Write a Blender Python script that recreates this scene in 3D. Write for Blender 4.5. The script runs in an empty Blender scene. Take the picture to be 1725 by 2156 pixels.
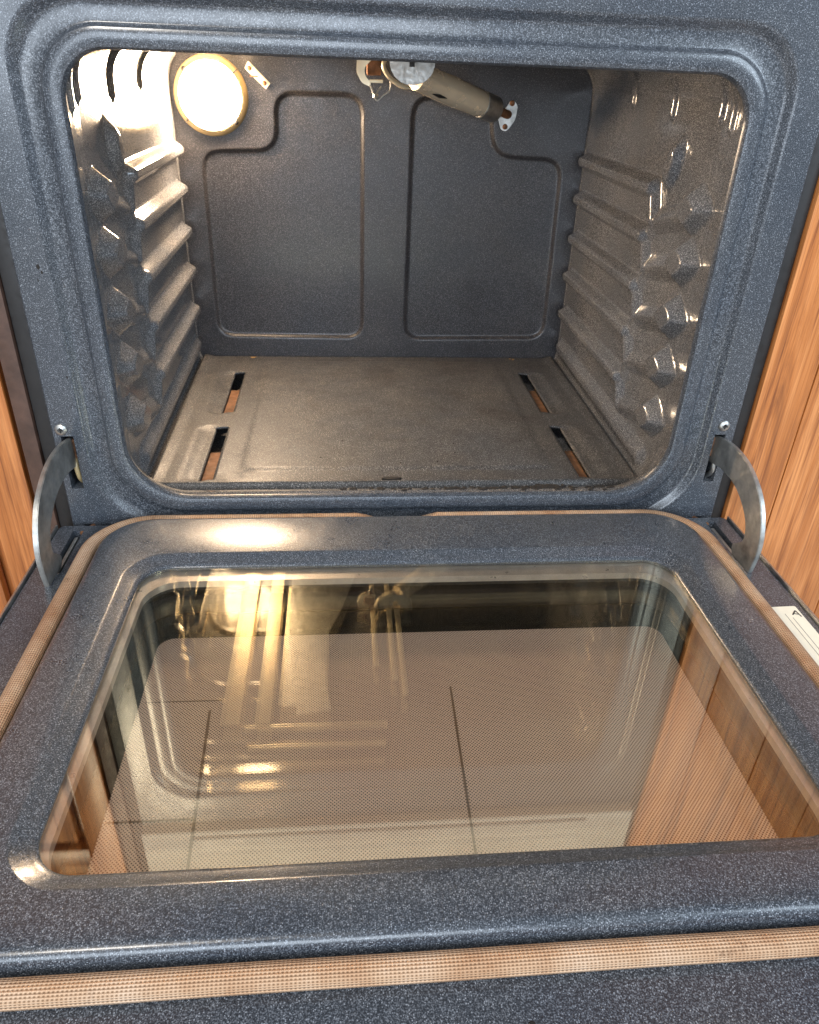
import bpy, bmesh, math, random
import numpy as np
from mathutils import Vector, Matrix
random.seed(7)
SC = bpy.context.scene
COL = SC.collection

# ------------------------------------------------------------------ camera
CAM = Vector((-0.0707, -0.7428, 0.4381))
R_ = Vector((0.9960477, -0.0818123, 0.0345788))
U_ = Vector((0.0119946, 0.5096462, 0.8603005))
F_ = Vector((0.0880061, 0.8564856, -0.5086132))
cd = bpy.data.cameras.new('camera'); cam = bpy.data.objects.new('camera', cd); COL.objects.link(cam)
M = Matrix.Identity(4)
for i in range(3):
    M[i][0] = R_[i]; M[i][1] = U_[i]; M[i][2] = -F_[i]; M[i][3] = CAM[i]
cam.matrix_world = M
cd.sensor_fit = 'HORIZONTAL'; cd.sensor_width = 36; cd.lens = 36 * 1572.25 / 1725
cd.clip_start = 0.01; cd.clip_end = 60
SC.camera = cam

# ------------------------------------------------------------------ light
w = bpy.data.worlds.new('World'); SC.world = w; w.use_nodes = True
bg = w.node_tree.nodes['Background']; bg.inputs[0].default_value = (0.80, 0.88, 1.0, 1); bg.inputs[1].default_value = 0.36
def area(name, loc, tgt, size, sy, power, col):
    l = bpy.data.lights.new(name, 'AREA'); l.shape = 'RECTANGLE'; l.size = size; l.size_y = sy; l.energy = power; l.color = col
    o = bpy.data.objects.new(name, l); COL.objects.link(o); o.location = loc
    o.rotation_euler = (Vector(tgt) - Vector(loc)).to_track_quat('-Z', 'Y').to_euler()
area('ceiling_lamp_light', (-0.75, -1.35, 1.75), (0.1, 0, 0.0), 0.28, 0.28, 22, (1.0, 0.93, 0.84))
area('window_light_right', (1.7, -1.7, 1.3), (0.0, -0.1, 0.1), 1.1, 1.1, 42, (0.72, 0.86, 1.0))
area('window_light_behind', (-0.4, -2.6, 0.75), (0.0, 0, -0.05), 1.6, 0.9, 52, (0.78, 0.88, 1.0))
SC.view_settings.view_transform = 'Standard'; SC.view_settings.look = 'None'
SC.view_settings.exposure = 0.12; SC.view_settings.gamma = 1

# ------------------------------------------------------------------ material helpers
def mat(name, col=(.5, .5, .5), rough=.5, metal=0, coat=0, spec=.5):
    m = bpy.data.materials.new(name); m.use_nodes = True
    b = m.node_tree.nodes['Principled BSDF']
    b.inputs['Base Color'].default_value = (*col, 1); b.inputs['Roughness'].default_value = rough
    b.inputs['Metallic'].default_value = metal; b.inputs['Coat Weight'].default_value = coat
    b.inputs['Specular IOR Level'].default_value = spec
    return m, m.node_tree, b
def N(nt, t, **k):
    n = nt.nodes.new(t)
    for a, v in k.items():
        if a in n.inputs.keys(): n.inputs[a].default_value = v
        else: setattr(n, a, v)
    return n
def ramp(nt, src, stops):
    r = nt.nodes.new('ShaderNodeValToRGB'); e = r.color_ramp.elements
    while len(e) > 1: e.remove(e[-1])
    e[0].position = stops[0][0]; e[0].color = (*stops[0][1], 1)
    for p, c in stops[1:]:
        q = e.new(p); q.color = (*c, 1)
    nt.links.new(src, r.inputs[0]); return r.outputs[0]
def coords(nt, scale=(1, 1, 1)):
    tc = nt.nodes.new('ShaderNodeTexCoord'); mp = nt.nodes.new('ShaderNodeMapping')
    mp.inputs['Scale'].default_value = scale; nt.links.new(tc.outputs['Object'], mp.inputs[0]); return mp.outputs[0]
def noise(nt, vec, scale, detail=2, rough=.5, dist=0):
    n = N(nt, 'ShaderNodeTexNoise'); n.inputs['Scale'].default_value = scale; n.inputs['Detail'].default_value = detail
    n.inputs['Roughness'].default_value = rough; n.inputs['Distortion'].default_value = dist
    nt.links.new(vec, n.inputs['Vector']); return n.outputs[0]
def mixc(nt, fac, a, b, mode='MIX'):
    m = nt.nodes.new('ShaderNodeMix'); m.data_type = 'RGBA'; m.blend_type = mode
    for s, v in ((0, fac), (6, a), (7, b)):
        if hasattr(v, 'is_linked') or isinstance(v, bpy.types.NodeSocket): nt.links.new(v, m.inputs[s])
        else: m.inputs[s].default_value = v if s == 0 else (*v, 1)
    return m.outputs[2]
def bump(nt, b, h, strength, dist):
    bp = nt.nodes.new('ShaderNodeBump'); bp.inputs['Strength'].default_value = strength; bp.inputs['Distance'].default_value = dist
    nt.links.new(h, bp.inputs['Height']); nt.links.new(bp.outputs[0], b.inputs['Normal'])

def enamel(name, dark, mid, light, rough=.24, grime=False, grain=1.0, coat=.25):
    m, nt, b = mat(name, dark, rough, 0, coat)
    v = coords(nt)
    n1 = noise(nt, v, 900 * grain, 2, .6)
    base = ramp(nt, n1, [(.36, dark), (.52, mid), (.66, light)])
    vo = N(nt, 'ShaderNodeTexVoronoi'); vo.inputs['Scale'].default_value = 760 * grain; nt.links.new(v, vo.inputs['Vector'])
    sp = ramp(nt, vo.outputs['Distance'], [(.0, (1, 1, 1)), (.30, (1, 1, 1)), (.42, (0, 0, 0))])
    sepc = N(nt, 'ShaderNodeSeparateColor'); nt.links.new(vo.outputs['Color'], sepc.inputs[0])
    pick = ramp(nt, sepc.outputs[0], [(.70, (0, 0, 0)), (.85, (1, 1, 1))])
    k = mixc(nt, 1.0, sp, pick, 'MULTIPLY')
    spc = tuple(min(.42, c * 1.5 + .03) for c in light)
    base = mixc(nt, k, base, spc)
    big = noise(nt, v, 9, 4, .6)
    tint = ramp(nt, big, [(.3, (.82, .84, .88)), (.7, (1.12, 1.06, 1.0))])
    base = mixc(nt, 1.0, base, tint, 'MULTIPLY')
    if grime:      # rubbed and browned patches on the oven floor
        g = noise(nt, v, 13, 8, .7, .8)
        base = mixc(nt, 1.0, base, ramp(nt, g, [(.34, (.80, .76, .73)), (.5, (1, 1, 1)), (.68, (1.12, 1.11, 1.10))]), 'MULTIPLY')
    nt.links.new(base, b.inputs['Base Color'])
    rr = ramp(nt, noise(nt, v, 22, 5, .7), [(.3, (rough * .85,) * 3), (.75, (rough * 1.45,) * 3)])
    nt.links.new(rr, b.inputs['Roughness'])
    b.inputs['Coat Roughness'].default_value = .15
    bump(nt, b, noise(nt, v, 260, 2), .22, .0006)
    return m
M_FRAME = enamel('blue_speckled_enamel', (.013, .017, .023), (.040, .048, .060), (.145, .163, .188), .29, grain=1.15, coat=.28)
M_CAV = enamel('grey_speckled_enamel', (.046, .048, .051), (.110, .112, .116), (.27, .27, .275), .10, grain=1.05, coat=.10)
M_BACK = enamel('matt_grey_speckled_enamel', (.014, .0138, .0155), (.032, .031, .034), (.105, .100, .104), .33, grain=1.05, coat=.08)
M_FLOOR = enamel('oven_floor_enamel', (.014, .0143, .015), (.038, .038, .039), (.20, .198, .195), .46, grime=True, grain=.95, coat=0)
M_LIP = enamel('soiled_lip_enamel', (.022, .024, .028), (.060, .062, .066), (.16, .16, .16), .22, grain=1.15)

def simple(name, col, rough=.5, metal=0, sc=60, var=.25, bmp=0, coat=0):
    m, nt, b = mat(name, col, rough, metal, coat)
    v = coords(nt); n = noise(nt, v, sc, 5, .65)
    c = ramp(nt, n, [(.3, tuple(x * (1 - var) for x in col)), (.7, tuple(min(1, x * (1 + var)) for x in col))])
    nt.links.new(c, b.inputs['Base Color'])
    rr = ramp(nt, noise(nt, v, sc * 2.3, 4), [(.3, (rough * .75,) * 3), (.7, (min(1, rough * 1.3),) * 3)])
    nt.links.new(rr, b.inputs['Roughness'])
    if bmp: bump(nt, b, n, bmp, .001)
    return m
M_STEEL = simple('galvanised_steel', (.50, .50, .48), .42, 1, 90, .3, .1)
M_STEEL2 = simple('dull_hinge_steel', (.42, .42, .40), .40, .85, 55, .35, .12)
M_TUBE = simple('heat_stained_steel', (.95, .80, .58), .38, .35, 26, .15, 0)
M_RUST = simple('rusty_steel', (.20, .09, .04), .7, .3, 120, .5, .3)
M_RUSTB = simple('rusty_tan_burner', (.16, .075, .034), .8, 0, 70, .45, .3)
M_DARK = simple('dark_painted_metal', (.012, .011, .011), .5, 0, 50, .2)
M_BROWN = simple('dark_brown_strip', (.075, .040, .028), .5, 0, 60, .3, .1)  # plain dark brown, mottled by noise
M_CREAM = simple('cream_painted_metal', (.56, .52, .47), .4, 0, 5, .25)
M_SLEEVE = simple('glazed_cream_sleeve', (.92, .78, .58), .24, .40, 18, .12, 0, 1.0)
M_RING = simple('glazed_lamp_ring', (.40, .30, .15), .22, 0, 60, .08, .05)
M_SPACER = simple('brushed_aluminium_spacer', (.42, .40, .36), .36, .6, 40, .15, .05)
M_CHAR = simple('charred_crumb', (.012, .009, .007), .9, 0, 300, .4)
M_TAN = simple('tan_crumb', (.45, .26, .10), .9, 0, 300, .4)
M_LINE = simple('dark_brown_line', (.12, .085, .06), .6, 0, 80, .2)
M_INK = simple('printed_ink', (.03, .03, .025), .6, 0, 80, .2)
M_PAPER = simple('cream_label_paper', (.80, .76, .62), .5, 0, 60, .05)
M_BLACKGLASS, _, _ = mat('black_glass_paint', (.006, .007, .007), .12)

def gasket_mat():
    m, nt, b = mat('woven_fibreglass', (.5, .3, .16), .85)
    tc = nt.nodes.new('ShaderNodeUVMap'); mp = nt.nodes.new('ShaderNodeMapping'); nt.links.new(tc.outputs[0], mp.inputs[0])
    sx = N(nt, 'ShaderNodeSeparateXYZ'); nt.links.new(mp.outputs[0], sx.inputs[0])
    def wave(sock, freq):
        a = N(nt, 'ShaderNodeMath', operation='MULTIPLY'); a.inputs[1].default_value = freq; nt.links.new(sock, a.inputs[0])
        s = N(nt, 'ShaderNodeMath', operation='SINE'); nt.links.new(a.outputs[0], s.inputs[0])
        q = N(nt, 'ShaderNodeMath', operation='MULTIPLY_ADD'); q.inputs[1].default_value = .5; q.inputs[2].default_value = .5
        nt.links.new(s.outputs[0], q.inputs[0]); return q.outputs[0]
    wu = wave(sx.outputs[0], 2 * math.pi / .0024); wv = wave(sx.outputs[1], 2 * math.pi * 26)
    mx = N(nt, 'ShaderNodeMath', operation='MULTIPLY'); nt.links.new(wu, mx.inputs[0]); mx.inputs[1].default_value = .7
    ad = N(nt, 'ShaderNodeMath', operation='ADD'); nt.links.new(mx.outputs[0], ad.inputs[0]); nt.links.new(wv, ad.inputs[1])
    v = coords(nt); n = noise(nt, v, 14, 5, .7); st = noise(nt, v, 42, 6, .75)
    c = ramp(nt, n, [(.30, (.42, .22, .11)), (.50, (.56, .36, .22)), (.72, (.66, .48, .34))])
    c = mixc(nt, ramp(nt, st, [(.60, (0, 0, 0)), (.70, (.75,) * 3)]), c, (.20, .10, .05))
    c2 = mixc(nt, 1.0, c, ramp(nt, ad.outputs[0], [(.1, (.34, .28, .22)), (.9, (1, 1, 1))]), 'MULTIPLY')
    nt.links.new(c2, b.inputs['Base Color']); bump(nt, b, ad.outputs[0], .8, .0008)
    return m
M_GASKET = gasket_mat()

def wood_mat(name, a, bcol, c):
    m, nt, b = mat(name, a, .38, 0, .35)
    v = coords(nt, (1, 1, .055))
    n = noise(nt, v, 48, 8, .68, .7); n2 = noise(nt, coords(nt, (1, 1, .02)), 520, 4, .65); n3 = noise(nt, coords(nt, (1, 1, .035)), 150, 3, .55, .4)
    col = ramp(nt, n, [(.28, a), (.45, bcol), (.62, c), (.8, bcol)])
    col = mixc(nt, .55, col, ramp(nt, n2, [(.35, (.50, .42, .36)), (.6, (1, 1, 1))]), 'MULTIPLY')
    col = mixc(nt, .7, col, ramp(nt, n3, [(.36, (.45, .34, .26)), (.44, (1, 1, 1))]), 'MULTIPLY')
    nt.links.new(col, b.inputs['Base Color']); b.inputs['Coat Roughness'].default_value = .25
    bump(nt, b, n2, .15, .0006); return m
M_WOOD = wood_mat('orange_pine', (.21, .065, .017), (.44, .145, .033), (.62, .240, .072))
M_WOOD2 = wood_mat('orange_pine_plank', (.23, .072, .018), (.48, .160, .036), (.67, .270, .086))

def glass_mat(name, ior, tint, through):
    m = bpy.data.materials.new(name); m.use_nodes = True; nt = m.node_tree; nt.nodes.clear()
    out = N(nt, 'ShaderNodeOutputMaterial'); mx = N(nt, 'ShaderNodeMixShader')
    tr = N(nt, 'ShaderNodeBsdfTransparent'); tr.inputs[0].default_value = (*through, 1)
    gl = N(nt, 'ShaderNodeBsdfGlossy'); gl.inputs['Color'].default_value = (*tint, 1)
    v = coords(nt); sm = ramp(nt, noise(nt, coords(nt, (1, .25, 1)), 16, 6, .7), [(.35, (.004,) * 3), (.8, (.022,) * 3)])
    nt.links.new(sm, gl.inputs['Roughness'])
    fr = N(nt, 'ShaderNodeFresnel'); fr.inputs[0].default_value = ior
    # fresnel from the outer side of either face
    geo = N(nt, 'ShaderNodeNewGeometry'); io = N(nt, 'ShaderNodeMix'); io.data_type = 'FLOAT'
    nt.links.new(geo.outputs['Backfacing'], io.inputs[0]); io.inputs[2].default_value = ior; io.inputs[3].default_value = 1 / ior
    nt.links.new(io.outputs[0], fr.inputs[0])
    nt.links.new(fr.outputs[0], mx.inputs[0]); nt.links.new(tr.outputs[0], mx.inputs[1]); nt.links.new(gl.outputs[0], mx.inputs[2])
    nt.links.new(mx.outputs[0], out.inputs[0]); return m
M_GLASS = glass_mat('gold_coated_glass', 1.95, (1.0, .94, .72), (.98, .965, .955))
M_GLASS2 = glass_mat('clear_inner_glass', 1.6, (1.0, .88, .55), (.98, .965, .95))

def dot_mat():
    m = bpy.data.materials.new('dot_printed_glass'); m.use_nodes = True; nt = m.node_tree
    b = nt.nodes['Principled BSDF']; out = nt.nodes['Material Output']
    b.inputs['Roughness'].default_value = .10
    pitch = .0021
    tc = nt.nodes.new('ShaderNodeTexCoord'); sx = N(nt, 'ShaderNodeSeparateXYZ'); nt.links.new(tc.outputs['Object'], sx.inputs[0])
    def cosw(a, bb):
        p = N(nt, 'ShaderNodeMath', operation='MULTIPLY'); p.inputs[1].default_value = a; nt.links.new(sx.outputs[0], p.inputs[0])
        q = N(nt, 'ShaderNodeMath', operation='MULTIPLY_ADD'); q.inputs[1].default_value = bb; nt.links.new(sx.outputs[1], q.inputs[0]); nt.links.new(p.outputs[0], q.inputs[2])
        c = N(nt, 'ShaderNodeMath', operation='COSINE'); nt.links.new(q.outputs[0], c.inputs[0]); return c.outputs[0]
    kk = 2 * math.pi / pitch * .7071
    ad = N(nt, 'ShaderNodeMath', operation='ADD'); nt.links.new(cosw(kk, kk), ad.inputs[0]); nt.links.new(cosw(kk, -kk), ad.inputs[1])
    mask = ramp(nt, ad.outputs[0], [(.25, (0, 0, 0)), (.85, (1, 1, 1))])
    n = noise(nt, tc.outputs['Object'], 7, 3)
    coat = ramp(nt, n, [(.35, (.84, .70, .60)), (.65, (.90, .78, .64))])
    nt.links.new(mixc(nt, mask, coat, (.035, .022, .014)), b.inputs['Base Color'])
    tr = N(nt, 'ShaderNodeBsdfTransparent'); tr.inputs[0].default_value = (.95, .92, .86, 1)
    mx = N(nt, 'ShaderNodeMixShader'); f = ramp(nt, mask, [(0, (.62,) * 3), (1, (.93,) * 3)])
    nt.links.new(f, mx.inputs[0]); nt.links.new(tr.outputs[0], mx.inputs[1]); nt.links.new(b.outputs[0], mx.inputs[2])
    nt.links.new(mx.outputs[0], out.inputs[0]); return m
M_DOT = dot_mat()

def tile_mat():
    m, nt, b = mat('floor_tile', (.5, .4, .3), .4)
    tc = nt.nodes.new('ShaderNodeTexCoord'); mp = nt.nodes.new('ShaderNodeMapping'); nt.links.new(tc.outputs['Object'], mp.inputs[0])
    mp.inputs['Location'].default_value = (.27, .10, 0)
    br = N(nt, 'ShaderNodeTexBrick'); br.offset = 0; br.squash = 1
    br.inputs['Scale'].default_value = 1; br.inputs['Brick Width'].default_value = .362; br.inputs['Row Height'].default_value = .362
    br.inputs['Mortar Size'].default_value = .0055; br.inputs['Mortar Smooth'].default_value = .1
    br.inputs['Color1'].default_value = (.66, .56, .47, 1); br.inputs['Color2'].default_value = (.70, .60, .50, 1); br.inputs['Mortar'].default_value = (.10, .08, .06, 1)
    nt.links.new(mp.outputs[0], br.inputs[0])
    n = ramp(nt, noise(nt, tc.outputs['Object'], 6, 6), [(.3, (.8, .78, .76)), (.7, (1.1, 1.1, 1.1))])
    nt.links.new(mixc(nt, 1.0, br.outputs[0], n, 'MULTIPLY'), b.inputs['Base Color']); return m
M_TILE = tile_mat()
def emis(name, col, s):
    m = bpy.data.materials.new(name); m.use_nodes = True; nt = m.node_tree; nt.nodes.clear()
    o = N(nt, 'ShaderNodeOutputMaterial'); e = N(nt, 'ShaderNodeEmission'); e.inputs[0].default_value = (*col, 1); e.inputs[1].default_value = s
    nt.links.new(e.outputs[0], o.inputs[0]); return m
M_LAMP = emis('lit_lamp_glass', (1.0, .74, .50), 360)

# ------------------------------------------------------------------ object helpers
def empty(name, loc, label, cat, group=None):
    o = bpy.data.objects.new(name, None); COL.objects.link(o); o.location = loc; o.empty_display_size = .05
    o['label'] = label; o['category'] = cat
    if group: o['group'] = group
    return o
def origin(p):     # world position of a parent: only the empties stand away from the world origin
    return Vector(p.location) if p.type == 'EMPTY' else Vector((0, 0, 0))
def obj(name, me, m, parent=None, smooth=35, label=None):
    if isinstance(me, bmesh.types.BMesh):
        bm = me; me = bpy.data.meshes.new(name); bm.to_mesh(me); bm.free()
    o = bpy.data.objects.new(name, me); COL.objects.link(o)
    for mm in (m if isinstance(m, (list, tuple)) else [m]): me.materials.append(mm)
    if parent is not None:
        o.parent = parent; o.matrix_parent_inverse = Matrix.Translation(-origin(parent))
    if smooth:
        me.polygons.foreach_set('use_smooth', [True] * len(me.polygons))
        me.set_sharp_from_angle(angle=math.radians(smooth))
    if label: o['label'] = label
    return o
def grid_mesh(name, P, closed_u=False, flip=False, skip=None):
    nu, nv = P.shape[:2]
    me = bpy.data.meshes.new(name); f = []
    for i in range(nu if closed_u else nu - 1):
        for j in range(nv - 1):
            if skip is not None and skip[i, j]: continue
            a = i * nv + j; b = ((i + 1) % nu) * nv + j
            f.append((a, a + 1, b + 1, b) if flip else (a, b, b + 1, a + 1))
    me.from_pydata(P.reshape(-1, 3).tolist(), [], f); me.update(); return me
def box(bm, x0, x1, y0, y1, z0, z1, bev=0, mi=0):
    r = bmesh.ops.create_cube(bm, size=1); vs = r['verts']
    for v in vs: v.co = Vector(((x0 + x1) / 2 + v.co.x * (x1 - x0), (y0 + y1) / 2 + v.co.y * (y1 - y0), (z0 + z1) / 2 + v.co.z * (z1 - z0)))
    if bev:
        es = list({e for v in vs for e in v.link_edges}); bmesh.ops.bevel(bm, geom=es, offset=bev, segments=2, affect='EDGES', profile=.6)
    return vs
def boxes(name, lst, m, parent, bev=.001, label=None):
    bm = bmesh.new()
    for b in lst: box(bm, *b, bev=bev)
    return obj(name, bm, m, parent, label=label)
def rrect(cx, cz, hx, hz, rb, rt, n=14, ns=10):
    """rounded rectangle, ccw from the bottom right corner; rb, rt radii at bottom and top"""
    pts = []
    cs = [(cx + hx - rb, cz - hz + rb, rb, -90), (cx + hx - rt, cz + hz - rt, rt, 0), (cx - hx + rt, cz + hz - rt, rt, 90), (cx - hx + rb, cz - hz + rb, rb, 180)]
    for a, (x, z, r, s) in enumerate(cs):
        for i in range(n + 1):
            t = math.radians(s + 90 * i / n); pts.append((x + r * math.cos(t), z + r * math.sin(t)))
        nx = cs[(a + 1) % 4]; t = math.radians(nx[3]); q = (nx[0] + nx[2] * math.cos(t), nx[1] + nx[2] * math.sin(t)); p = pts[-1]
        for i in range(1, ns): pts.append((p[0] + (q[0] - p[0]) * i / ns, p[1] + (q[1] - p[1]) * i / ns))
    return pts
def nested(name, loops, plane, m, parent, close=False, flip=False, smooth=35, mi=None, label=None):
    """loops of equal-length 2d outlines with a depth: plane 'y' = (x,z) outlines at depth y, plane 'z' = (x,y) outlines at height z"""
    V = []; n = len(loops[0][0])
    for pts, d in loops:
        for a, b in pts: V.append((a, d, b) if plane == 'y' else (a, b, d))
    F = []; L = len(loops); mats = []
    for k in range(L if close else L - 1):
        k2 = (k + 1) % L
        for i in range(n):
            j = (i + 1) % n; q = (k * n + i, k * n + j, k2 * n + j, k2 * n + i)
            F.append(q[::-1] if flip else q); mats.append(mi[k] if mi else 0)
    me = bpy.data.meshes.new(name); me.from_pydata(V, [], F); me.update()
    o = obj(name, me, m, parent, smooth, label)
    me.polygons.foreach_set('material_index', mats)
    return o
def tube_bm(bm, pts, r, n=12, cap=True, flat=1.0):
    pts = [Vector(p) for p in pts]; rs = r if isinstance(r, (list, tuple)) else [r] * len(pts); rings = []; up = None
    for i, p in enumerate(pts):
        d = (pts[min(i + 1, len(pts) - 1)] - pts[max(i - 1, 0)]).normalized()
        if up is None: up = Vector((0, 0, 1)) if abs(d.z) < .9 else Vector((1, 0, 0))
        s = d.cross(up).normalized(); up = s.cross(d).normalized()
        rings.append([bm.verts.new(p + (s * math.cos(2 * math.pi * k / n) + up * math.sin(2 * math.pi * k / n) * flat) * rs[i]) for k in range(n)])
    for a, b in zip(rings, rings[1:]):
        for k in range(n): bm.faces.new((a[k], a[(k + 1) % n], b[(k + 1) % n], b[k]))
    if cap: bm.faces.new(rings[0][::-1]); bm.faces.new(rings[-1])
def prism(name, pts2, axis, a0, a1, m, parent, bev=.0006, label=None):
    """outline extruded along an axis: axis 'x' takes (y,z), 'y' takes (x,z), 'z' takes (x,y)"""
    bm = bmesh.new(); mk = {'x': lambda p, a: (a, p[0], p[1]), 'y': lambda p, a: (p[0], a, p[1]), 'z': lambda p, a: (p[0], p[1], a)}[axis]
    A = [bm.verts.new(mk(p, a0)) for p in pts2]; B = [bm.verts.new(mk(p, a1)) for p in pts2]; n = len(pts2)
    bm.faces.new(A); bm.faces.new(B[::-1])
    for i in range(n): bm.faces.new((A[i], A[(i + 1) % n], B[(i + 1) % n], B[i]))
    bmesh.ops.recalc_face_normals(bm, faces=bm.faces)
    if bev:
        es = [e for e in bm.edges if abs(e.calc_face_angle(0)) > .7]; bmesh.ops.bevel(bm, geom=es, offset=bev, segments=2, affect='EDGES')
    return obj(name, bm, m, parent, label=label)
def spline(pts, n=8):
    out = []; P = [Vector(p) for p in pts]
    for i in range(len(P) - 1):
        a = P[max(i - 1, 0)]; b = P[i]; c = P[i + 1]; d = P[min(i + 2, len(P) - 1)]
        for k in range(n):
            t = k / n; out.append(.5 * ((2 * b) + (c - a) * t + (2 * a - 5 * b + 4 * c - d) * t * t + (3 * b - a - 3 * c + d) * t ** 3))
    out.append(P[-1]); return out
def cut(o, boxes_):
    bm = bmesh.new()
    for b in boxes_: box(bm, *b)
    me = bpy.data.meshes.new('cutter'); bm.to_mesh(me); bm.free(); c = bpy.data.objects.new('cutter', me); COL.objects.link(c)
    md = o.modifiers.new('b', 'BOOLEAN'); md.object = c; md.operation = 'DIFFERENCE'; md.solver = 'EXACT'
    bpy.context.view_layer.update(); dg = bpy.context.evaluated_depsgraph_get()
    new = bpy.data.meshes.new_from_object(o.evaluated_get(dg)); o.modifiers.clear(); o.data = new
    bpy.data.objects.remove(c)
    o.data.set_sharp_from_angle(angle=math.radians(35))

# ------------------------------------------------------------------ the setting
bm = bmesh.new(); box(bm, -3, 3, -3, 1.6, -.42, -.40)
fl = obj('floor', bm, M_TILE, None, 0); fl['kind'] = 'structure'

def cabinet_left():
    c = empty('wood_cabinet', (-.62, .25, -.40), 'orange pine cabinet with routed mouldings and a dark brown edge strip, left of the oven', 'cabinet', 'pine cabinets on both sides of the oven')
    boxes('side_strip', [(-.4105, -.3935, .006, .60, -.40, 1.5)], M_BROWN, c, .001, 'dark brown edge strip')
    boxes('carcass', [(-.90, -.4115, .030, .60, -.40, 1.5)], M_WOOD, c, .001)
    # door with rails, stiles and stepped mouldings
    f = [(-.462, -.416, .008, .029, -.38, 1.45), (-.90, -.84, .008, .029, -.38, 1.45)]
    f += [(-.84, -.462, .008, .029, z, z + .06) for z in (-.38, .60, 1.39)]
    boxes('door_frame', f, M_WOOD, c, .003)
    for z0, z1 in ((-.31, .59), (.67, 1.38)):
        boxes('door_panel', [(-.825, -.477, .014, .028, z0, z1), (-.80, -.50, .009, .016, z0 + .03, z1 - .03)], M_WOOD2, c, .004)
    return c
def cabinet_right():
    c = empty('wood_cabinet', (.65, .25, -.40), 'orange pine cabinet side of plain planks with vertical grain, right of the oven', 'cabinet', 'pine cabinets on both sides of the oven')
    boxes('carcass', [(.3995, .92, .028, .60, -.40, 1.5)], M_WOOD, c, .001)
    bm = bmesh.new()
    for x0, x1 in ((.3945, .452), (.4535, .56), (.5615, .68), (.6815, .80), (.8015, .92)):
        box(bm, x0, x1, .006, .0275, -.395, 1.48, .0012)
    obj('plank_front', bm, M_WOOD2, c)
    return c
cabinet_left(); cabinet_right()

# ------------------------------------------------------------------ the oven
oven = empty('built_in_oven', (0, .25, -.40), 'blue-grey speckled enamel oven with its glass door lowered and its lamp lit', 'oven')

# outer shell behind the front frame
boxes('outer_case', [(-.3745, -.3585, .055, .62, -.39, .56), (.3585, .3745, .055, .62, -.39, .56), (-.358, .358, .60, .62, -.39, .56), (-.358, .358, .055, .598, .54, .56), (-.358, .358, .04, .06, -.39, -.06)], M_DARK, oven, .001)
boxes('gap_shade_fill', [(-.3925, -.3765, .010, .50, -.39, .70)], M_DARK, oven, .0015)  # dark boxes fill the side gaps, standing in for their shade
boxes('gap_shade_fill', [(.3765, .3935, .012, .50, -.39, .70)], M_DARK, oven, .0015)

# front frame: stepped rounded rectangles round the opening
Z0, Z1, HX = .0180, .4445, .3030
def fl_(off, y, rb, rt): return (rrect(0, (Z0 + Z1) / 2, HX + off, (Z1 - Z0) / 2 + off, rb, rt), y * .74 if off > .0145 else y)
outer = rrect(0, (.540 - .055) / 2, .3745, (.540 + .055) / 2, .004, .004)
outer2 = rrect(0, (.540 - .055) / 2, .3730, (.540 + .055) / 2 - .0015, .004, .004)
loops = [(outer, .030), (outer, .0018), (outer2, 0.0),
         fl_(.0425, 0.0, .088, .062), fl_(.0405, .0004, .087, .061), fl_(.0385, .0022, .086, .060), fl_(.0350, .0080, .084, .059), fl_(.0330, .0094, .083, .058), fl_(.0310, .0098, .082, .057),
         fl_(.0205, .0098, .078, .054), fl_(.0190, .0092, .077, .054), fl_(.0175, .0070, .076, .053), fl_(.0160, .0030, .074, .052), fl_(.0145, .0016, .073, .051), fl_(.0120, .0010, .072, .050),
         fl_(.0050, .0012, .068, .044), fl_(.0020, .0022, .066, .042), fl_(.0005, .0045, .065, .041), fl_(0, .0085, .065, .041),
         fl_(.0012, .0100, .065, .041)]
frame = nested('front_frame', loops, 'y', M_FRAME, oven, close=True, flip=True)
cut(frame, [(-.3665, -.3535, -.02, .05, .0320, .0945), (.3510, .3635, -.02, .05, .0340, .0945), (-.362, -.350, -.02, .05, -.060, -.014), (.350, .362, -.02, .05, -.060, -.014)])
def screw(x, z, y, r, parent, m=M_STEEL):
    bm = bmesh.new(); n = 28; rings = []
    prof = [(r, 0), (r, -.0006), (r * .93, -.0018), (r * .70, -.0030), (r * .42, -.0035)]
    for rr, d in prof: rings.append([bm.verts.new((x + rr * math.cos(2 * math.pi * k / n), y + d, z + rr * math.sin(2 * math.pi * k / n))) for k in range(n)])
    for a, b in zip(rings, rings[1:]):
        for k in range(n): bm.faces.new((a[k], b[k], b[(k + 1) % n], a[(k + 1) % n]))
    q = [bm.verts.new((x + r * .26 * math.cos(2 * math.pi * k / n), y - .0018, z + r * .26 * math.sin(2 * math.pi * k / n))) for k in range(n)]
    for k in range(n): bm.faces.new((rings[-1][k], q[k], q[(k + 1) % n], rings[-1][(k + 1) % n]))
    bm.faces.new(q[::-1])
    s = obj('screw', bm, m, parent, 30)
    bm = bmesh.new()
    box(bm, x - r * .48, x + r * .48, y - .00372, y - .0030, z - r * .09, z + r * .09); box(bm, x - r * .09, x + r * .09, y - .00376, y - .0029, z - r * .48, z + r * .48)
    obj('cross_slot', bm, M_DARK, s, 0)
    return s
def screw_in(x, z, y, r, parent, m=M_STEEL):   # as a sub-part: no slot of its own
    bm = bmesh.new(); bmesh.ops.create_uvsphere(bm, u_segments=18, v_segments=8, radius=r)
    for v in bm.verts: v.co = Vector((x + v.co.x, y - max(0, 0) + v.co.y * .55, z + v.co.z))
    return obj('screw', bm, m, parent, 60)
screw(-.3639, .1026, 0, .0064, oven); screw(.3584, .1055, 0, .0064, oven)

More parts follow.
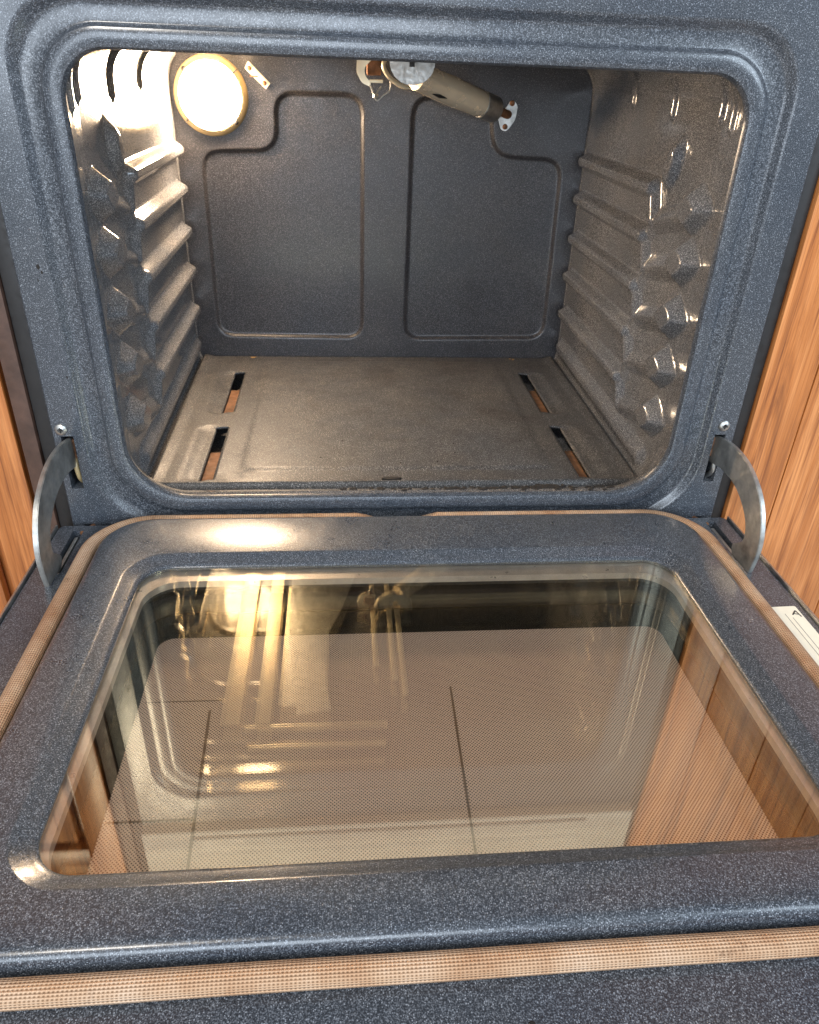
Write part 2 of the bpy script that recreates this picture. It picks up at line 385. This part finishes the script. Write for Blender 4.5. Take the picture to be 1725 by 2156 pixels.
# control panel above the frame (seen only as a reflection in the door glass)
cp = boxes('control_panel', [(-.3745, .3745, -.012, .055, .545, .70)], M_CREAM, oven, .004)
boxes('vent_slot', [(-.30, .30, -.0135, -.0115, .556, .560)], M_DARK, cp, .0008)

# ---- cavity liner with pressed rack guides
ZK = [.325, .270, .209, .149, .086]
def seg(y, z, a, b):
    ay, az = a; by, bz = b; dy, dz = by - ay, bz - az
    t = np.clip(((y - ay) * dy + (z - az) * dz) / (dy * dy + dz * dz), 0, 1)
    return np.hypot(y - ay - t * dy, z - az - t * dz)
def sst(x): x = np.clip(x, 0, 1); return x * x * (3 - 2 * x)
def lin(x, k=.10):      # straight flank with slightly eased top and foot
    f = lambda t: np.where(t <= -k, 0, np.where(t >= k, t, (t + k) ** 2 / (4 * k)))
    return f(x) - f(x - 1)
def wall_h(y, s):
    """height of the pressing at depth y and distance s up the wall"""
    L = []
    def up(d, core, slope, ht): L.append(ht * lin(1 - (d - core) / slope, .22))
    for i, z in enumerate(ZK):
        zn = ZK[i + 1] if i < 4 else z - .055
        up(seg(y, s, (.515, z), (.214, z)), .0050, .0085, .0140)
        up(seg(y, s, (.214, z), (.197, z - .034)), .0035, .0110, .0095)
        if i < 4: up(seg(y, s, (.197, z - .034), (.207, zn + .004)), .0030, .0120, .0060)
        up(seg(y, s, (.112, z - .016), (.197, z - .036)), .0020, .0130, .0070)
        # front knob: blunt lozenge
        d = (np.abs((y - .088) / .044) ** 1.2 + np.abs((s - (z - .006) + (y - .088) * .12) / .0275) ** 1.2) ** (1 / 1.2)
        L.append(.0165 * lin((1.0 - d) / .50, .09))
    # oval pressing above the guides
    c, sn = math.cos(.35), math.sin(.35); yy, ss = y - .168, s - .356
    d = np.hypot((yy * c + ss * sn) / .0185, (-yy * sn + ss * c) / .036)
    L.append(.0115 * sst((1.0 - d) / .60))
    # ribs that come down from the ceiling
    for yr, s0, wd in ((.078, .408, .0022), (.205, .405, .0020), (.345, .412, .0018), (.045, .400, .0018)):
        up(seg(y, s, (yr, s0), (yr, .66)), wd, .0060, .0042)
    up(seg(y, s, (.515, .026), (.10, .020)), .005, .013, .0090)
    A = np.array(L) / .01
    return .01 * (A ** 7).sum(0) ** (1 / 7)
def liner():
    yk = [(.0085, .3042, .0170, .4456, .064, .042, 0), (.020, .3065, .0150, .450, .064, .043, 0), (.034, .3095, .0100, .456, .062, .044, 0), (.050, .3120, -.004, .460, .058, .045, 0), (.062, .3130, -.022, .462, .055, .045, 1), (.075, .3140, -.030, .463, .055, .045, 1), (.530, .3165, -.030, .463, .045, .048, 1), (.534, .3150, -.028, .462, .045, .048, 1)]
    ys = np.concatenate([np.linspace(.0085, .075, 30), np.arange(.0765, .530, .0017), [.530, .532, .534]])
    K = np.array(yk); out = []
    for y in ys:
        hx, z0, z1, rb, rt, _ = [np.interp(y, K[:, 0], K[:, i]) for i in range(1, 7)]
        P = []; Nn = []; S = []
        # right side from floor centre, up, across the ceiling, mirrored
        for t in np.linspace(0, 1, 8)[:-1]: P.append(((hx - rb) * t, z0)); Nn.append((0, 1)); S.append(-1)
        for t in np.linspace(-90, 0, 14)[:-1]:
            a = math.radians(t); P.append((hx - rb + rb * math.cos(a), z0 + rb + rb * math.sin(a))); Nn.append((-math.cos(a), -math.sin(a))); S.append(z0 + rb + rb * math.sin(a) if True else 0)
        m = 270
        for t in np.linspace(0, 1, m)[:-1]:
            z = z0 + rb + (z1 - rt - z0 - rb) * t; P.append((hx, z)); Nn.append((-1, 0)); S.append(z)
        for t in np.linspace(0, 90, 30):
            a = math.radians(t); P.append((hx - rt + rt * math.cos(a), z1 - rt + rt * math.sin(a))); Nn.append((-math.cos(a), -math.sin(a))); S.append(z1 - rt + rt * a)
        for t in np.linspace(1, 0, 12)[1:]: P.append(((hx - rt) * t, z1)); Nn.append((0, -1)); S.append(z1 - rt + rt * 1.5708 + (hx - rt) * (1 - t))
        P = np.array(P); Nn = np.array(Nn); S = np.array(S); n = len(P)
        Y = np.full(n, y); h = wall_h(Y, S) * np.clip((y - .018) / .02, 0, 1) * (S > -.5)
        X = P[:, 0] + Nn[:, 0] * h; Z = P[:, 1] + Nn[:, 1] * h
        R = np.stack([X, Y, Z], 1); Lf = R[::-1][1:-1].copy(); Lf[:, 0] *= -1
        out.append(np.concatenate([R, Lf]))
    A = np.array(out).transpose(1, 0, 2)
    return grid_mesh('cavity_liner', A, closed_u=True, flip=False)
lin = obj('cavity_liner', liner(), M_CAV, oven, 60)

# ---- back wall with two recessed panels
def poly_sd(X, Z, poly):
    d = np.full(X.shape, 1e9); inside = np.zeros(X.shape, bool); n = len(poly)
    for i in range(n):
        ax, az = poly[i]; bx, bz = poly[(i + 1) % n]; ex, ez = bx - ax, bz - az
        t = np.clip(((X - ax) * ex + (Z - az) * ez) / (ex * ex + ez * ez), 0, 1)
        d = np.minimum(d, np.hypot(X - ax - t * ex, Z - az - t * ez))
        c = ((az > Z) != (bz > Z)) & (X < (bx - ax) * (Z - az) / (bz - az + 1e-12) + ax); inside ^= c
    return np.where(inside, -d, d)
def rounded(poly, r, n=7):
    out = []; k = len(poly)
    for i in range(k):
        p0, p1, p2 = Vector(poly[i - 1]), Vector(poly[i]), Vector(poly[(i + 1) % k])
        a = (p0 - p1).normalized(); b = (p2 - p1).normalized(); l = min(r, (p0 - p1).length * .48, (p2 - p1).length * .48)
        s, e = p1 + a * l, p1 + b * l
        for j in range(n + 1):
            t = j / n; q = s * (1 - t) ** 2 + p1 * 2 * t * (1 - t) + e * t * t; out.append((q.x, q.y))
    return out
PL = rounded([(-.281, .035), (-.0335, .033), (-.0335, .4055), (-.1655, .4045), (-.1665, .3270), (-.280, .3230)], .030)
PR = rounded([(.0385, .032), (.288, .035), (.2825, .3245), (.172, .3285), (.160, .4045), (.0405, .4055)], .030)
def back():
    xs = np.arange(-.318, .3181, .0020); zs = np.arange(-.03, .470, .0020); X, Z = np.meshgrid(xs, zs, indexing='ij')
    Y = np.full(X.shape, .5356)
    for pl in (PL, PR):
        sd = poly_sd(X, Z, pl); Y = Y + .0055 * sst((-sd + .002) / .0065)
    return grid_mesh('back_wall', np.stack([X, Y, Z], 2), flip=False)
bw = obj('back_wall', back(), M_BACK, oven, 60)

# ---- oven floor with four slots
def floor_panel():
    sx = (.2295, .2465); cuts = [-.2465, -.2295, .2295, .2465]
    xs = sorted(set(np.round(np.concatenate([np.linspace(-1, -.2465 / .302, 18), np.linspace(-.2465, -.2295, 7) / .302, np.linspace(-.2295, .2295, 120) / .302, np.linspace(.2295, .2465, 7) / .302, np.linspace(.2465 / .302, 1, 18)]), 6)))
    ys = np.array(sorted(set(np.round(np.concatenate([np.linspace(.058, .078, 16), np.linspace(.078, .235, 60), np.linspace(.235, .287, 20), np.linspace(.287, .455, 60), np.linspace(.455, .5335, 30)]), 6))))
    xs = np.array(xs); U, Y = np.meshgrid(xs, ys, indexing='ij')
    wf = .302 + (Y - .06) * .010 * (np.abs(U) > .83); X = U * wf
    Z = np.zeros(X.shape) 
    Z += .0022 * sst((.203 - np.abs(X)) / .012) * sst((Y - .098) / .010) * sst((.512 - Y) / .012)
    Z += .0035 * sst(1 - np.abs(Y - .0665) / .0055) - .010 * sst((.0625 - Y) / .0045)
    Z += .0030 * sst((np.abs(X) - .288) / .012)
    for y0, y1 in ((.078, .235), (.287, .455)):
        ym = (y0 + y1) / 2; d = np.hypot((np.abs(X) - .252) / .022, (np.clip(np.abs(Y - ym) - (y1 - y0) / 2 + .012, 0, 1)) / .022)
        Z -= .0042 * sst((1 - d) / .8) * sst((np.abs(X) - .2295 + .001) / .006)
    xc = (X[:-1, :-1] + X[1:, 1:]) / 2; yc = (Y[:-1, :-1] + Y[1:, 1:]) / 2
    sk = (np.abs(xc) > .2297) & (np.abs(xc) < .2468) & (((yc > .078) & (yc < .235)) | ((yc > .287) & (yc < .455)))
    return grid_mesh('oven_floor', np.stack([X, Y, Z], 2), skip=sk)
fp = obj('oven_floor', floor_panel(), M_FLOOR, oven, 60)
sol = fp.modifiers.new('thick', 'SOLIDIFY'); sol.thickness = .003; sol.offset = -1
# rusty bars below the slots, shortened to imitate the lamplit part of the burner box
for s in (-1, 1):
    xa, xb = sorted((s * .2215, s * .2475))
    for ya, yb in ((.070, .175), (.287, .400)): boxes('burner_bar', [(xa, xb, ya, yb, -.0165, -.0105)], M_RUSTB, oven, .001)
bm = bmesh.new(); 
n = 24; a = [bm.verts.new((-.0108 + .0125 * math.cos(2 * math.pi * k / n), .0745 + .0032 * math.sin(2 * math.pi * k / n), .0026)) for k in range(n)]; b = [bm.verts.new((v.co.x, v.co.y, -.004)) for v in a]
bm.faces.new(a); bm.faces.new(b[::-1])
for k in range(n): bm.faces.new((a[k], b[k], b[(k + 1) % n], a[(k + 1) % n]))
bmesh.ops.recalc_face_normals(bm, faces=bm.faces)
obj('hole_shade_disc', bm, M_DARK, fp, 30)  # dark disc laid in place of a shaded screw hole

# ---- oven lamp
LX, LZ = -.2575, .3965
def lathe(bm, cx, y, cz, prof, n=56):
    rings = [[bm.verts.new((cx + r * math.cos(2 * math.pi * k / n), y + d, cz + r * math.sin(2 * math.pi * k / n))) for k in range(n)] for r, d in prof]
    for a, b in zip(rings, rings[1:]):
        for k in range(n): bm.faces.new((a[k], b[k], b[(k + 1) % n], a[(k + 1) % n]))
    return rings
bm = bmesh.new(); lathe(bm, LX, .5356, LZ, [(.0540, .001), (.0535, -.004), (.0515, -.0075), (.0480, -.0095), (.0445, -.0090), (.0425, -.0070), (.0415, -.0010), (.0380, -.0010)])
lamp = obj('oven_lamp', bm, M_RING, oven, 50)
bm = bmesh.new(); rr = lathe(bm, LX, .5356, LZ, [(.0375, -.003), (.0370, -.0140), (.032, -.0225), (.022, -.0280), (.010, -.0305), (.002, -.0310)], 32); bm.faces.new(rr[-1])
bmesh.ops.recalc_face_normals(bm, faces=bm.faces)
obj('lamp_glass', bm, M_LAMP, lamp, 60)
for dx, dz in ((-.0340, .0330), (.0345, -.0335)): screw_in(LX + dx, LZ + dz, .5356 - .0110, .0036, lamp, M_CHAR)
for ang in (40, 222):
    bm = bmesh.new(); a = math.radians(ang); p = [(LX + math.cos(a) * q, .5356 - .0105, LZ + math.sin(a) * q) for q in (.036, .054)]; tube_bm(bm, p, .0009, 6)
    obj('clip_wire', bm, M_CHAR, lamp)

# broiler under the cavity ceiling: out of direct view, mirrored in the door glass
br = boxes('broiler_baffle', [(-.180, -.100, .150, .470, .4540, .4565)], M_TUBE, oven, .0008)
prism('baffle_tongue', [(-.150, .125), (-.094, .135), (-.103, .20), (-.103, .32), (-.075, .40), (-.050, .50), (-.175, .50), (-.175, .145), (-.15, .145)], 'z', .4525, .4538, M_STEEL, br, .0003)
boxes('baffle_bar', [(-.214, -.190, .112, .515, .4510, .4570)], M_TUBE, br, .0015)
boxes('baffle_bar', [(-.268, -.238, .112, .515, .4510, .4570)], M_TUBE, br, .0015)
for xa, y0, y1 in ((-.022, .235, .47), (.008, .20, .47), (.0235, .165, .455)): boxes('burner_rail', [(xa, xa + .010, y0, y1, .4508, .4560)], M_TUBE, oven, .0008)
boxes('ceiling_bead', [(-.230, -.005, .098, .108, .4530, .4620)], M_TUBE, oven, .0035)  # beads in pale steel, not liner enamel, so they look lit when mirrored
boxes('ceiling_bead', [(-.220, -.010, .060, .067, .4530, .4610)], M_TUBE, oven, .0030)

bm = bmesh.new(); tor = [(LX + .0462 * math.cos(2 * math.pi * k / 60), .5356 - .0108, LZ + .0462 * math.sin(2 * math.pi * k / 60)) for k in range(61)]
tube_bm(bm, tor, .0010, 6, cap=False); obj('cage_wire', bm, M_CHAR, lamp, 60)

# small bracket beside the lamp
def quad_plate(name, pts, y0, y1, m, parent, bev=.0006): return prism(name, pts, 'y', y0, y1, m, parent, bev)
bk = quad_plate('bracket_plate', [(-.2060, .4330), (-.2000, .4425), (-.1700, .4150), (-.1765, .4070)], .5285, .5345, M_TUBE, oven)
for x, z in ((-.1990, .4330), (-.1785, .4150)): screw_in(x, z, .5283, .0032, bk, M_RUST)
bm = bmesh.new(); tube_bm(bm, [(-.1985, .526, .4235), (-.1870, .526, .4230)], .0009, 8); obj('pin', bm, M_RUST, bk)

# ---- burner valve with heat shield on the back wall / ceiling
bn = quad_plate('burner_flange', rounded([(.1905, .4070), (.2010, .3990), (.1990, .3790), (.1870, .3625), (.1780, .3640), (.1700, .3835), (.1800, .3900)], .006, 5), .5300, .5335, M_STEEL, oven)
for x, z in ((.1915, .4010), (.1835, .3690)): screw_in(x, z, .5290, .0040, bn, M_RUST)
bm = bmesh.new(); tube_bm(bm, [(.1870, .532, .3855), (.1830, .522, .3865), (.1740, .510, .3890), (.1590, .500, .3930)], [.0062, .0062, .0055, .0055], 14)
tube_bm(bm, [(.1690, .505, .3905), (.1650, .503, .3915)], .0085, 12)
obj('gas_rod', bm, M_RUST, bn, 40)
A = Vector((.1600, .500, .3925)); D = Vector((-.115, -.080, .036)); Dn = D.normalized()
bm = bmesh.new(); tube_bm(bm, [A, A + Dn * .002, A + Dn * .030, A + Dn * .031], [.0170, .0180, .0180, .0165], 28)
tb = obj('burner_tube', bm, M_STEEL, oven, 40)
bm = bmesh.new(); tube_bm(bm, [A + Dn * .030, A + Dn * .040, A + Dn * .10, A + Dn * .158], [.0165, .0185, .0190, .0170], 28)
obj('outer_sleeve', bm, M_SLEEVE, tb, 40)
for q, zz in ((.018, .006), (.012, -.008)):
    p = A + Dn * q + Vector((-.008, -.0155, zz)); screw_in(p.x, p.z, p.y, .0030, tb, M_RUST)
bm = bmesh.new()   # slit along the sleeve
p0 = A + Dn * .128 + Vector((-.002, -.0180, -.0125)); p1 = A + Dn * .100 + Vector((-.002, -.0178, -.0105)); tube_bm(bm, [p0, (p0 + p1) / 2, p1], [.0004, .0030, .0004], 8, flat=.8)
obj('slit', bm, M_DARK, tb)
# half-round heat shield hanging from the ceiling
arc = [(-.0040, .4500)] + [(.0265 + .0300 * math.cos(math.radians(t)), .4480 + .0265 * math.sin(math.radians(t))) for t in range(180, 361, 12)] + [(.0570, .4500)]
hs = prism('heat_shield', arc, 'y', .3960, .4000, M_STEEL, oven, .0008)
boxes('shield_lip', [(-.0050, .0590, .388, .420, .4495, .4520)], M_STEEL, hs, .0008)
boxes('shield_notch', [(.0225, .0295, .3948, .3990, .4425, .4480)], M_DARK, hs, .0003)
bm = bmesh.new()   # curved strap on the left of the shield
pts = spline([(-.0085, .392, .4520), (-.0120, .392, .4420), (-.0040, .394, .4300), (.0100, .396, .4215), (.0250, .398, .4180)], 6)
for i in range(len(pts) - 1): pass
tube_bm(bm, pts, [.0065] * (len(pts) - 4) + [.006, .005, .004, .003], 12, flat=.45); obj('strap', bm, M_TUBE, hs, 50)
pl = prism('igniter_bracket', rounded([(-.0460, .4540), (-.0470, .4340), (-.0400, .4220), (-.0290, .4180), (-.0275, .4225), (-.0355, .4300), (-.0365, .4400), (-.0230, .4520), (-.0230, .4560)], .004, 4), 'y', .3960, .3990, M_TUBE, oven, .0005)
boxes('dark_opening_box', [(-.0330, -.0140, .4000, .4200, .4310, .4560)], M_RUST, pl, .002)  # dark box stands in for the shaded opening inside the bracket
boxes('cross_bar', [(-.0300, -.0120, .3955, .3985, .4225, .4265)], M_TUBE, pl, .001)
bm = bmesh.new(); tube_bm(bm, spline([(-.0290, .394, .4200), (-.0255, .393, .4130), (-.0230, .392, .4070), (-.0190, .392, .4020), (-.0110, .392, .4085), (-.0030, .393, .4140), (-.0015, .394, .4215), (-.0020, .395, .4260)], 4), .0013, 8)
tube_bm(bm, [(-.0230, .391, .4085), (-.0140, .394, .4185)], .0013, 8); tube_bm(bm, [(-.0245, .3905, .4075), (-.0190, .3925, .4070)], .0026, 8)
obj('wire_loop', bm, M_STEEL2, pl, 50)

# ---- crumbs and char
def crumbs(name, spots, m, label, cat):
    bm = bmesh.new()
    for x, y, z, r in spots:
        v = bmesh.ops.create_icosphere(bm, subdivisions=1, radius=r)['verts']; ax = random.uniform(.7, 1.9)
        for q in v: q.co = Vector((x + q.co.x * ax * random.uniform(.7, 1.3), y + q.co.y * random.uniform(.6, 1.2), z + q.co.z * .45))
    o = obj(name, bm, m, None, 0); o['kind'] = 'stuff'; o['label'] = label; o['category'] = cat; return o
sp = []
for k in range(110):
    x = random.gauss(.13, .085)
    yy = random.gauss(.026, .0045)
    if -.10 < x < .27: sp.append((x, yy, float(np.interp(yy, [.0085, .02, .034, .05], [.0170, .0150, .0100, -.004])) + .0006, random.uniform(.0014, .0036)))
for k in range(26): sp.append((.172 + random.gauss(0, .008), .026 + random.gauss(0, .003), .0142, random.uniform(.0020, .0040)))
for k in range(22): sp.append((random.uniform(-.10, .24), random.uniform(.09, .20), .0024, random.uniform(.0006, .0016)))
crumbs('char_crumbs', sp, M_CHAR, 'black charred crumbs scattered along the front lip of the oven floor', 'crumbs')
sp = [(-.2235, .522, .002, .0030), (.2330, .5190, .002, .0028), (-.2200, .524, .002, .0015), (.2280, .522, .002, .0015)]
o = crumbs('food_crumbs', sp, M_TAN, 'tan crumbs at the foot of the oven back wall', 'crumbs')

# ------------------------------------------------------------------ the door (part of the oven)
ZL, ZP, ZG = -.0080, .0100, .0030
yf, yn = -.0260, -.4985
gf, gn, gx = -.1130, -.4450, .2690
def dl(hx, y0, y1, r, z): return (rrect(0, (y0 + y1) / 2, hx, (y1 - y0) / 2, r, r), z)
D0, D1 = -.585, -.0120
loops = [dl(.3835, D0, D1, .006, -.060), dl(.3835, D0, D1, .006, ZL - .0012), dl(.3823, D0 + .0012, D1 - .0012, .006, ZL),
         dl(.3245, yn - .002, yf + .002, .052, ZL), dl(.3240, yn - .0015, yf + .0015, .052, ZL + .002), dl(.3232, yn - .0007, yf + .0007, .051, ZP - .006), dl(.3215, yn + .001, yf - .001, .050, ZP - .0028), dl(.3190, yn + .0035, yf - .0035, .048, ZP - .0008), dl(.3155, yn + .007, yf - .007, .046, ZP),
         dl(gx + .0165, gn - .0150, gf + .0165, .042, ZP), dl(gx + .0145, gn - .0130, gf + .0145, .040, ZP - .0005), dl(gx + .0120, gn - .0110, gf + .0120, .038, ZP - .0022), dl(gx + .0040, gn - .0040, gf + .0040, .032, ZG + .0022), dl(gx + .0010, gn - .001, gf + .001, .030, ZG + .0008), dl(gx, gn, gf, .030, ZG - .0002),
         dl(gx + .0005, gn, gf, .030, -.0010), dl(gx + .012, gn - .02, gf + .010, .03, -.0016), dl(gx + .012, gn - .02, gf + .010, .03, -.060)]
mi = [0] * 15 + [1] * 3
door = nested('oven_door', loops, 'z', [M_FRAME, M_DARK], oven, close=True, flip=True, mi=mi, label='lowered oven door with a wide window')
for s in (-1, 1): pass
cut(door, [(-.3655, -.3545, -.104, -.0225, -.030, .01), (.3545, .3655, -.104, -.0225, -.030, .01)])
# raised metal lips along the door's outer edges
for xa in (-.3862, .3838): boxes('edge_lip', [(xa, xa + .0024, D0, D1 - .004, -.058, -.0045)], M_STEEL, door, .0006)
# spring plates lying in the hinge slots
for xa in (-.3630, .3590): boxes('hinge_plate', [(xa, xa + .004, -.098, -.030, -.020, -.0120)], M_STEEL2, door, .001)

# window: coated panes, spacer, dotted outer glass
def sheet(name, hx, y0, y1, r, z0, z1, m):
    bm = bmesh.new(); p = rrect(0, (y0 + y1) / 2, hx, (y1 - y0) / 2, r, r)
    a = [bm.verts.new((x, y, z1)) for x, y in p]; b = [bm.verts.new((x, y, z0)) for x, y in p]; n = len(p)
    bm.faces.new(a); bm.faces.new(b[::-1])
    for k in range(n): bm.faces.new((a[k], b[k], b[(k + 1) % n], a[(k + 1) % n]))
    bmesh.ops.recalc_face_normals(bm, faces=bm.faces)
    return obj(name, bm, m, door, 0)
sheet('inner_pane', gx - .0004, gn + .0004, gf - .0004, .0296, -.0006, ZG - .0012, M_GLASS)
sheet('middle_pane', gx + .006, gn - .015, gf + .004, .03, -.0200, -.0170, M_GLASS2)
def ring(name, o_, i_, z0, z1, m, zi=None, label=None):
    L = [(rrect(*o_), z0), (rrect(*o_), z1), (rrect(*i_), z1 if zi is None else zi), (rrect(*i_), z0)]
    return nested(name, L, 'z', m, door, close=True, flip=True, label=label)
def R4(hx, y0, y1, r): return (0, (y0 + y1) / 2, hx, (y1 - y0) / 2, r, r)
ring('spacer_frame', R4(gx + .010, gn - .019, gf + .008, .032), R4(.2625, -.452, -.1300, .034), -.0095, -.0022, M_SPACER)
ring('lower_spacer', R4(gx + .010, gn - .019, gf + .008, .032), R4(.2650, -.455, -.1255, .034), -.0165, -.0120, M_DARK)
ring('inner_wall', R4(gx + .010, gn - .019, gf + .008, .03), R4(.2680, -.457, -.1270, .034), -.0440, -.0210, M_DARK)
ring('black_border', R4(gx + .0115, gn - .019, gf + .0095, .03), R4(.2500, -.452, -.1645, .016), -.0490, -.0450, M_BLACKGLASS)
sheet('dotted_pane', .2498, -.4518, -.1647, .0158, -.0490, -.0452, M_DOT)

# thin dark lines laid on top of the dotted pane
def pane_line(p, q, wd):
    p, q = Vector(p), Vector(q); d = (q - p).normalized(); n_ = Vector((-d.y, d.x)) * wd
    prism('dark_line', [tuple(p - n_), tuple(q - n_), tuple(q + n_), tuple(p + n_)], 'z', -.0451, -.0448, M_LINE, door, 0)
pane_line((-.1882, -.2620), (-.1805, -.4400), .0011); pane_line((.0247, -.2430), (.0204, -.4400), .0009)
pane_line((-.2475, -.3715), (-.1850, -.3715), .0007); pane_line((-.2450, -.2500), (-.1790, -.2505), .0004)

# gasket: flattened woven rope, open in the middle of the far side
def gasket():
    p = rrect(0, (-.5105 - .0150) / 2, .3357, (.5105 - .0150) / 2, .060, .060, 20, 60)
    # start at the far-side centre, leave a gap
    pts = [(x, y) for x, y in p]
    i0 = min(range(len(pts)), key=lambda i: (abs(pts[i][1] + .0150) > .002, abs(pts[i][0] + .01)))
    pts = pts[i0:] + pts[:i0]
    pts = [q for q in pts if not (q[1] > -.016 and -.034 < q[0] < .014)]
    pts = [(-.034, -.0150)] + [q for q in pts] + [(.014, -.0150)]
    V = []; F = []; UV = []; n = 22; L = 0
    for i, (x, y) in enumerate(pts):
        a = Vector(pts[max(i - 1, 0)]); b = Vector(pts[min(i + 1, len(pts) - 1)]); d = (b - a).normalized(); s = Vector((d.y, -d.x))
        if i: L += (Vector(pts[i]) - Vector(pts[i - 1])).length
        e = min(i, len(pts) - 1 - i); k = min(1, .25 + e * .28)
        wob = .00015 * math.sin(L * 31)
        for j in range(n):
            t = 2 * math.pi * j / n; rib = 1 + .035 * math.cos(12 * t)
            V.append((x + s.x * (.0082 * math.cos(t) * k * rib + wob), y + s.y * (.0082 * math.cos(t) * k * rib + wob), -.0022 + .0064 * math.sin(t) * k * rib - (1 - k) * .003)); UV.append((L, j / n))
    for i in range(len(pts) - 1):
        for j in range(n): F.append((i * n + j, (i + 1) * n + j, (i + 1) * n + (j + 1) % n, i * n + (j + 1) % n))
    F.append(tuple(range(n))); F.append(tuple((len(pts) - 1) * n + j for j in range(n))[::-1])
    me = bpy.data.meshes.new('door_gasket'); me.from_pydata(V, [], F); me.update()
    bm = bmesh.new(); bm.from_mesh(me); bmesh.ops.recalc_face_normals(bm, faces=bm.faces); bm.to_mesh(me); bm.free()
    uv = me.uv_layers.new(name='UVMap')
    for p_ in me.polygons:
        for li in p_.loop_indices:
            vi = me.loops[li].vertex_index; u, v = UV[vi]
            if v == 0 and any(UV[me.loops[q].vertex_index][1] > .9 for q in p_.loop_indices): v = 1
            uv.data[li].uv = (u, v)
    return obj('door_gasket', me, M_GASKET, door, 60)
gasket()

# hinge arms: sickle-shaped steel plates from the frame slots to the door
def arm(x0, x1):
    o = spline([(.030, .082, 0), (.010, .0890, 0), (-.030, .0960, 0), (-.070, .0920, 0), (-.105, .0745, 0), (-.1240, .0500, 0), (-.1310, .0240, 0), (-.1275, -.0060, 0), (-.1225, -.0130, 0)], 6)
    i = spline([(-.1060, -.0160, 0), (-.0890, -.0080, 0), (-.0850, .0010, 0), (-.0930, .0080, 0), (-.1010, .0170, 0), (-.0980, .0330, 0), (-.0830, .0480, 0), (-.0560, .0600, 0), (-.0220, .0620, 0), (.0000, .0580, 0), (.030, .0560, 0)], 5)
    return prism('hinge_arm', [(p.x, p.y) for p in o] + [(p.x, p.y) for p in i], 'x', x0, x1, M_STEEL2, oven, .0007)
for x0, x1 in ((-.3625, -.3575), (.3555, .3605)):
    a = arm(x0, x1)
    bm = bmesh.new(); xm = (x0 + x1) / 2
    tube_bm(bm, spline([(xm + .001, .012, .070), (xm + .002, .004, .058), (xm + .003, .004, .045), (xm + .002, .012, .036)], 5), .0028, 10); obj('slot_spring', bm, M_RING if x0 < 0 else M_STEEL, a, 50)
    bm = bmesh.new(); box(bm, x0 - .0015, x1 + .0015, .006, .016, .064, .088, .001); obj('arm_end', bm, M_RUST, a)
# hinge tabs below the slots
for s in (-1, 1):
    bm = bmesh.new(); tube_bm(bm, spline([(s * .352, .006, -.018), (s * .352, -.010, -.013), (s * .357, -.024, -.011)], 4), .0026, 8); obj('hinge_tab', bm, M_RUST, oven, 50)

# printed caution label on the door ledge, right
def label():
    y0, x0 = -.186, .3470
    lb = prism('caution_label', rounded([(.3465, -.1860), (.3760, -.1850), (.3760, -.330), (.3465, -.330)], .002, 3), 'z', ZL + .0003, ZL + .0007, M_PAPER, door, 0)
    bm = bmesh.new()
    def stroke(pts, wd):
        for p, q in zip(pts, pts[1:]):
            p, q = Vector(p), Vector(q); d = (q - p).normalized(); s = Vector((-d.y, d.x)) * wd
            vs = [bm.verts.new((*(c), ZL + .0009)) for c in (p - s, q - s, q + s, p + s)]; bm.faces.new(vs)
    # big letter A, turned to read from the side
    stroke([(.3660, -.1990), (.3720, -.1925), (.3720, -.1925)][:2], .0007)
    stroke([(.3720, -.1925), (.3735, -.2020)], .0007); stroke([(.3680, -.1970), (.3728, -.1985)], .0006)
    for k, xx in enumerate((.3590, .3640)):
        stroke([(xx, -.197 - .006 * k), (xx, -.320)], .00025)
    obj('printing', bm, M_INK, lb, 0)
label()
# dark chips on the door's near ledge
for x, y, r in ((.0120, -.5440, .0022), (.0285, -.5430, .0026), (-.047, -.5455, .0016), (-.040, -.5415, .0008)):
    bm = bmesh.new(); v = bmesh.ops.create_icosphere(bm, subdivisions=2, radius=r)['verts']
    for q in v: q.co = Vector((x + q.co.x * random.uniform(.9, 1.1), y + q.co.y * 1.3, ZL + q.co.z * .12))
    obj('enamel_chip', bm, M_DARK, door, 60)

# chipped spots and burnt drips on the left of the front frame
for x, y, z, q in ((-.3524, 0, .2684, .0016), (-.3500, 0, .2631, .0011), (-.3550, 0, .2560, .0007), (-.3335, .0094, .1933, .0013), (-.3470, 0, .1600, .0010), (-.3335, .0094, .1318, .0013), (-.3300, .0098, .0970, .0016)):
    bm = bmesh.new(); v = bmesh.ops.create_icosphere(bm, subdivisions=2, radius=q)['verts']
    for k in v: k.co = Vector((x + k.co.x * random.uniform(.7, 1.1), y + k.co.y * .15, z + k.co.z * 1.6))
    obj('enamel_chip', bm, M_CHAR, frame, 60)

# ------------------------------------------------------------------ render settings
SC.render.engine = 'CYCLES'
SC.cycles.max_bounces = 10; SC.cycles.transparent_max_bounces = 16; SC.cycles.glossy_bounces = 6
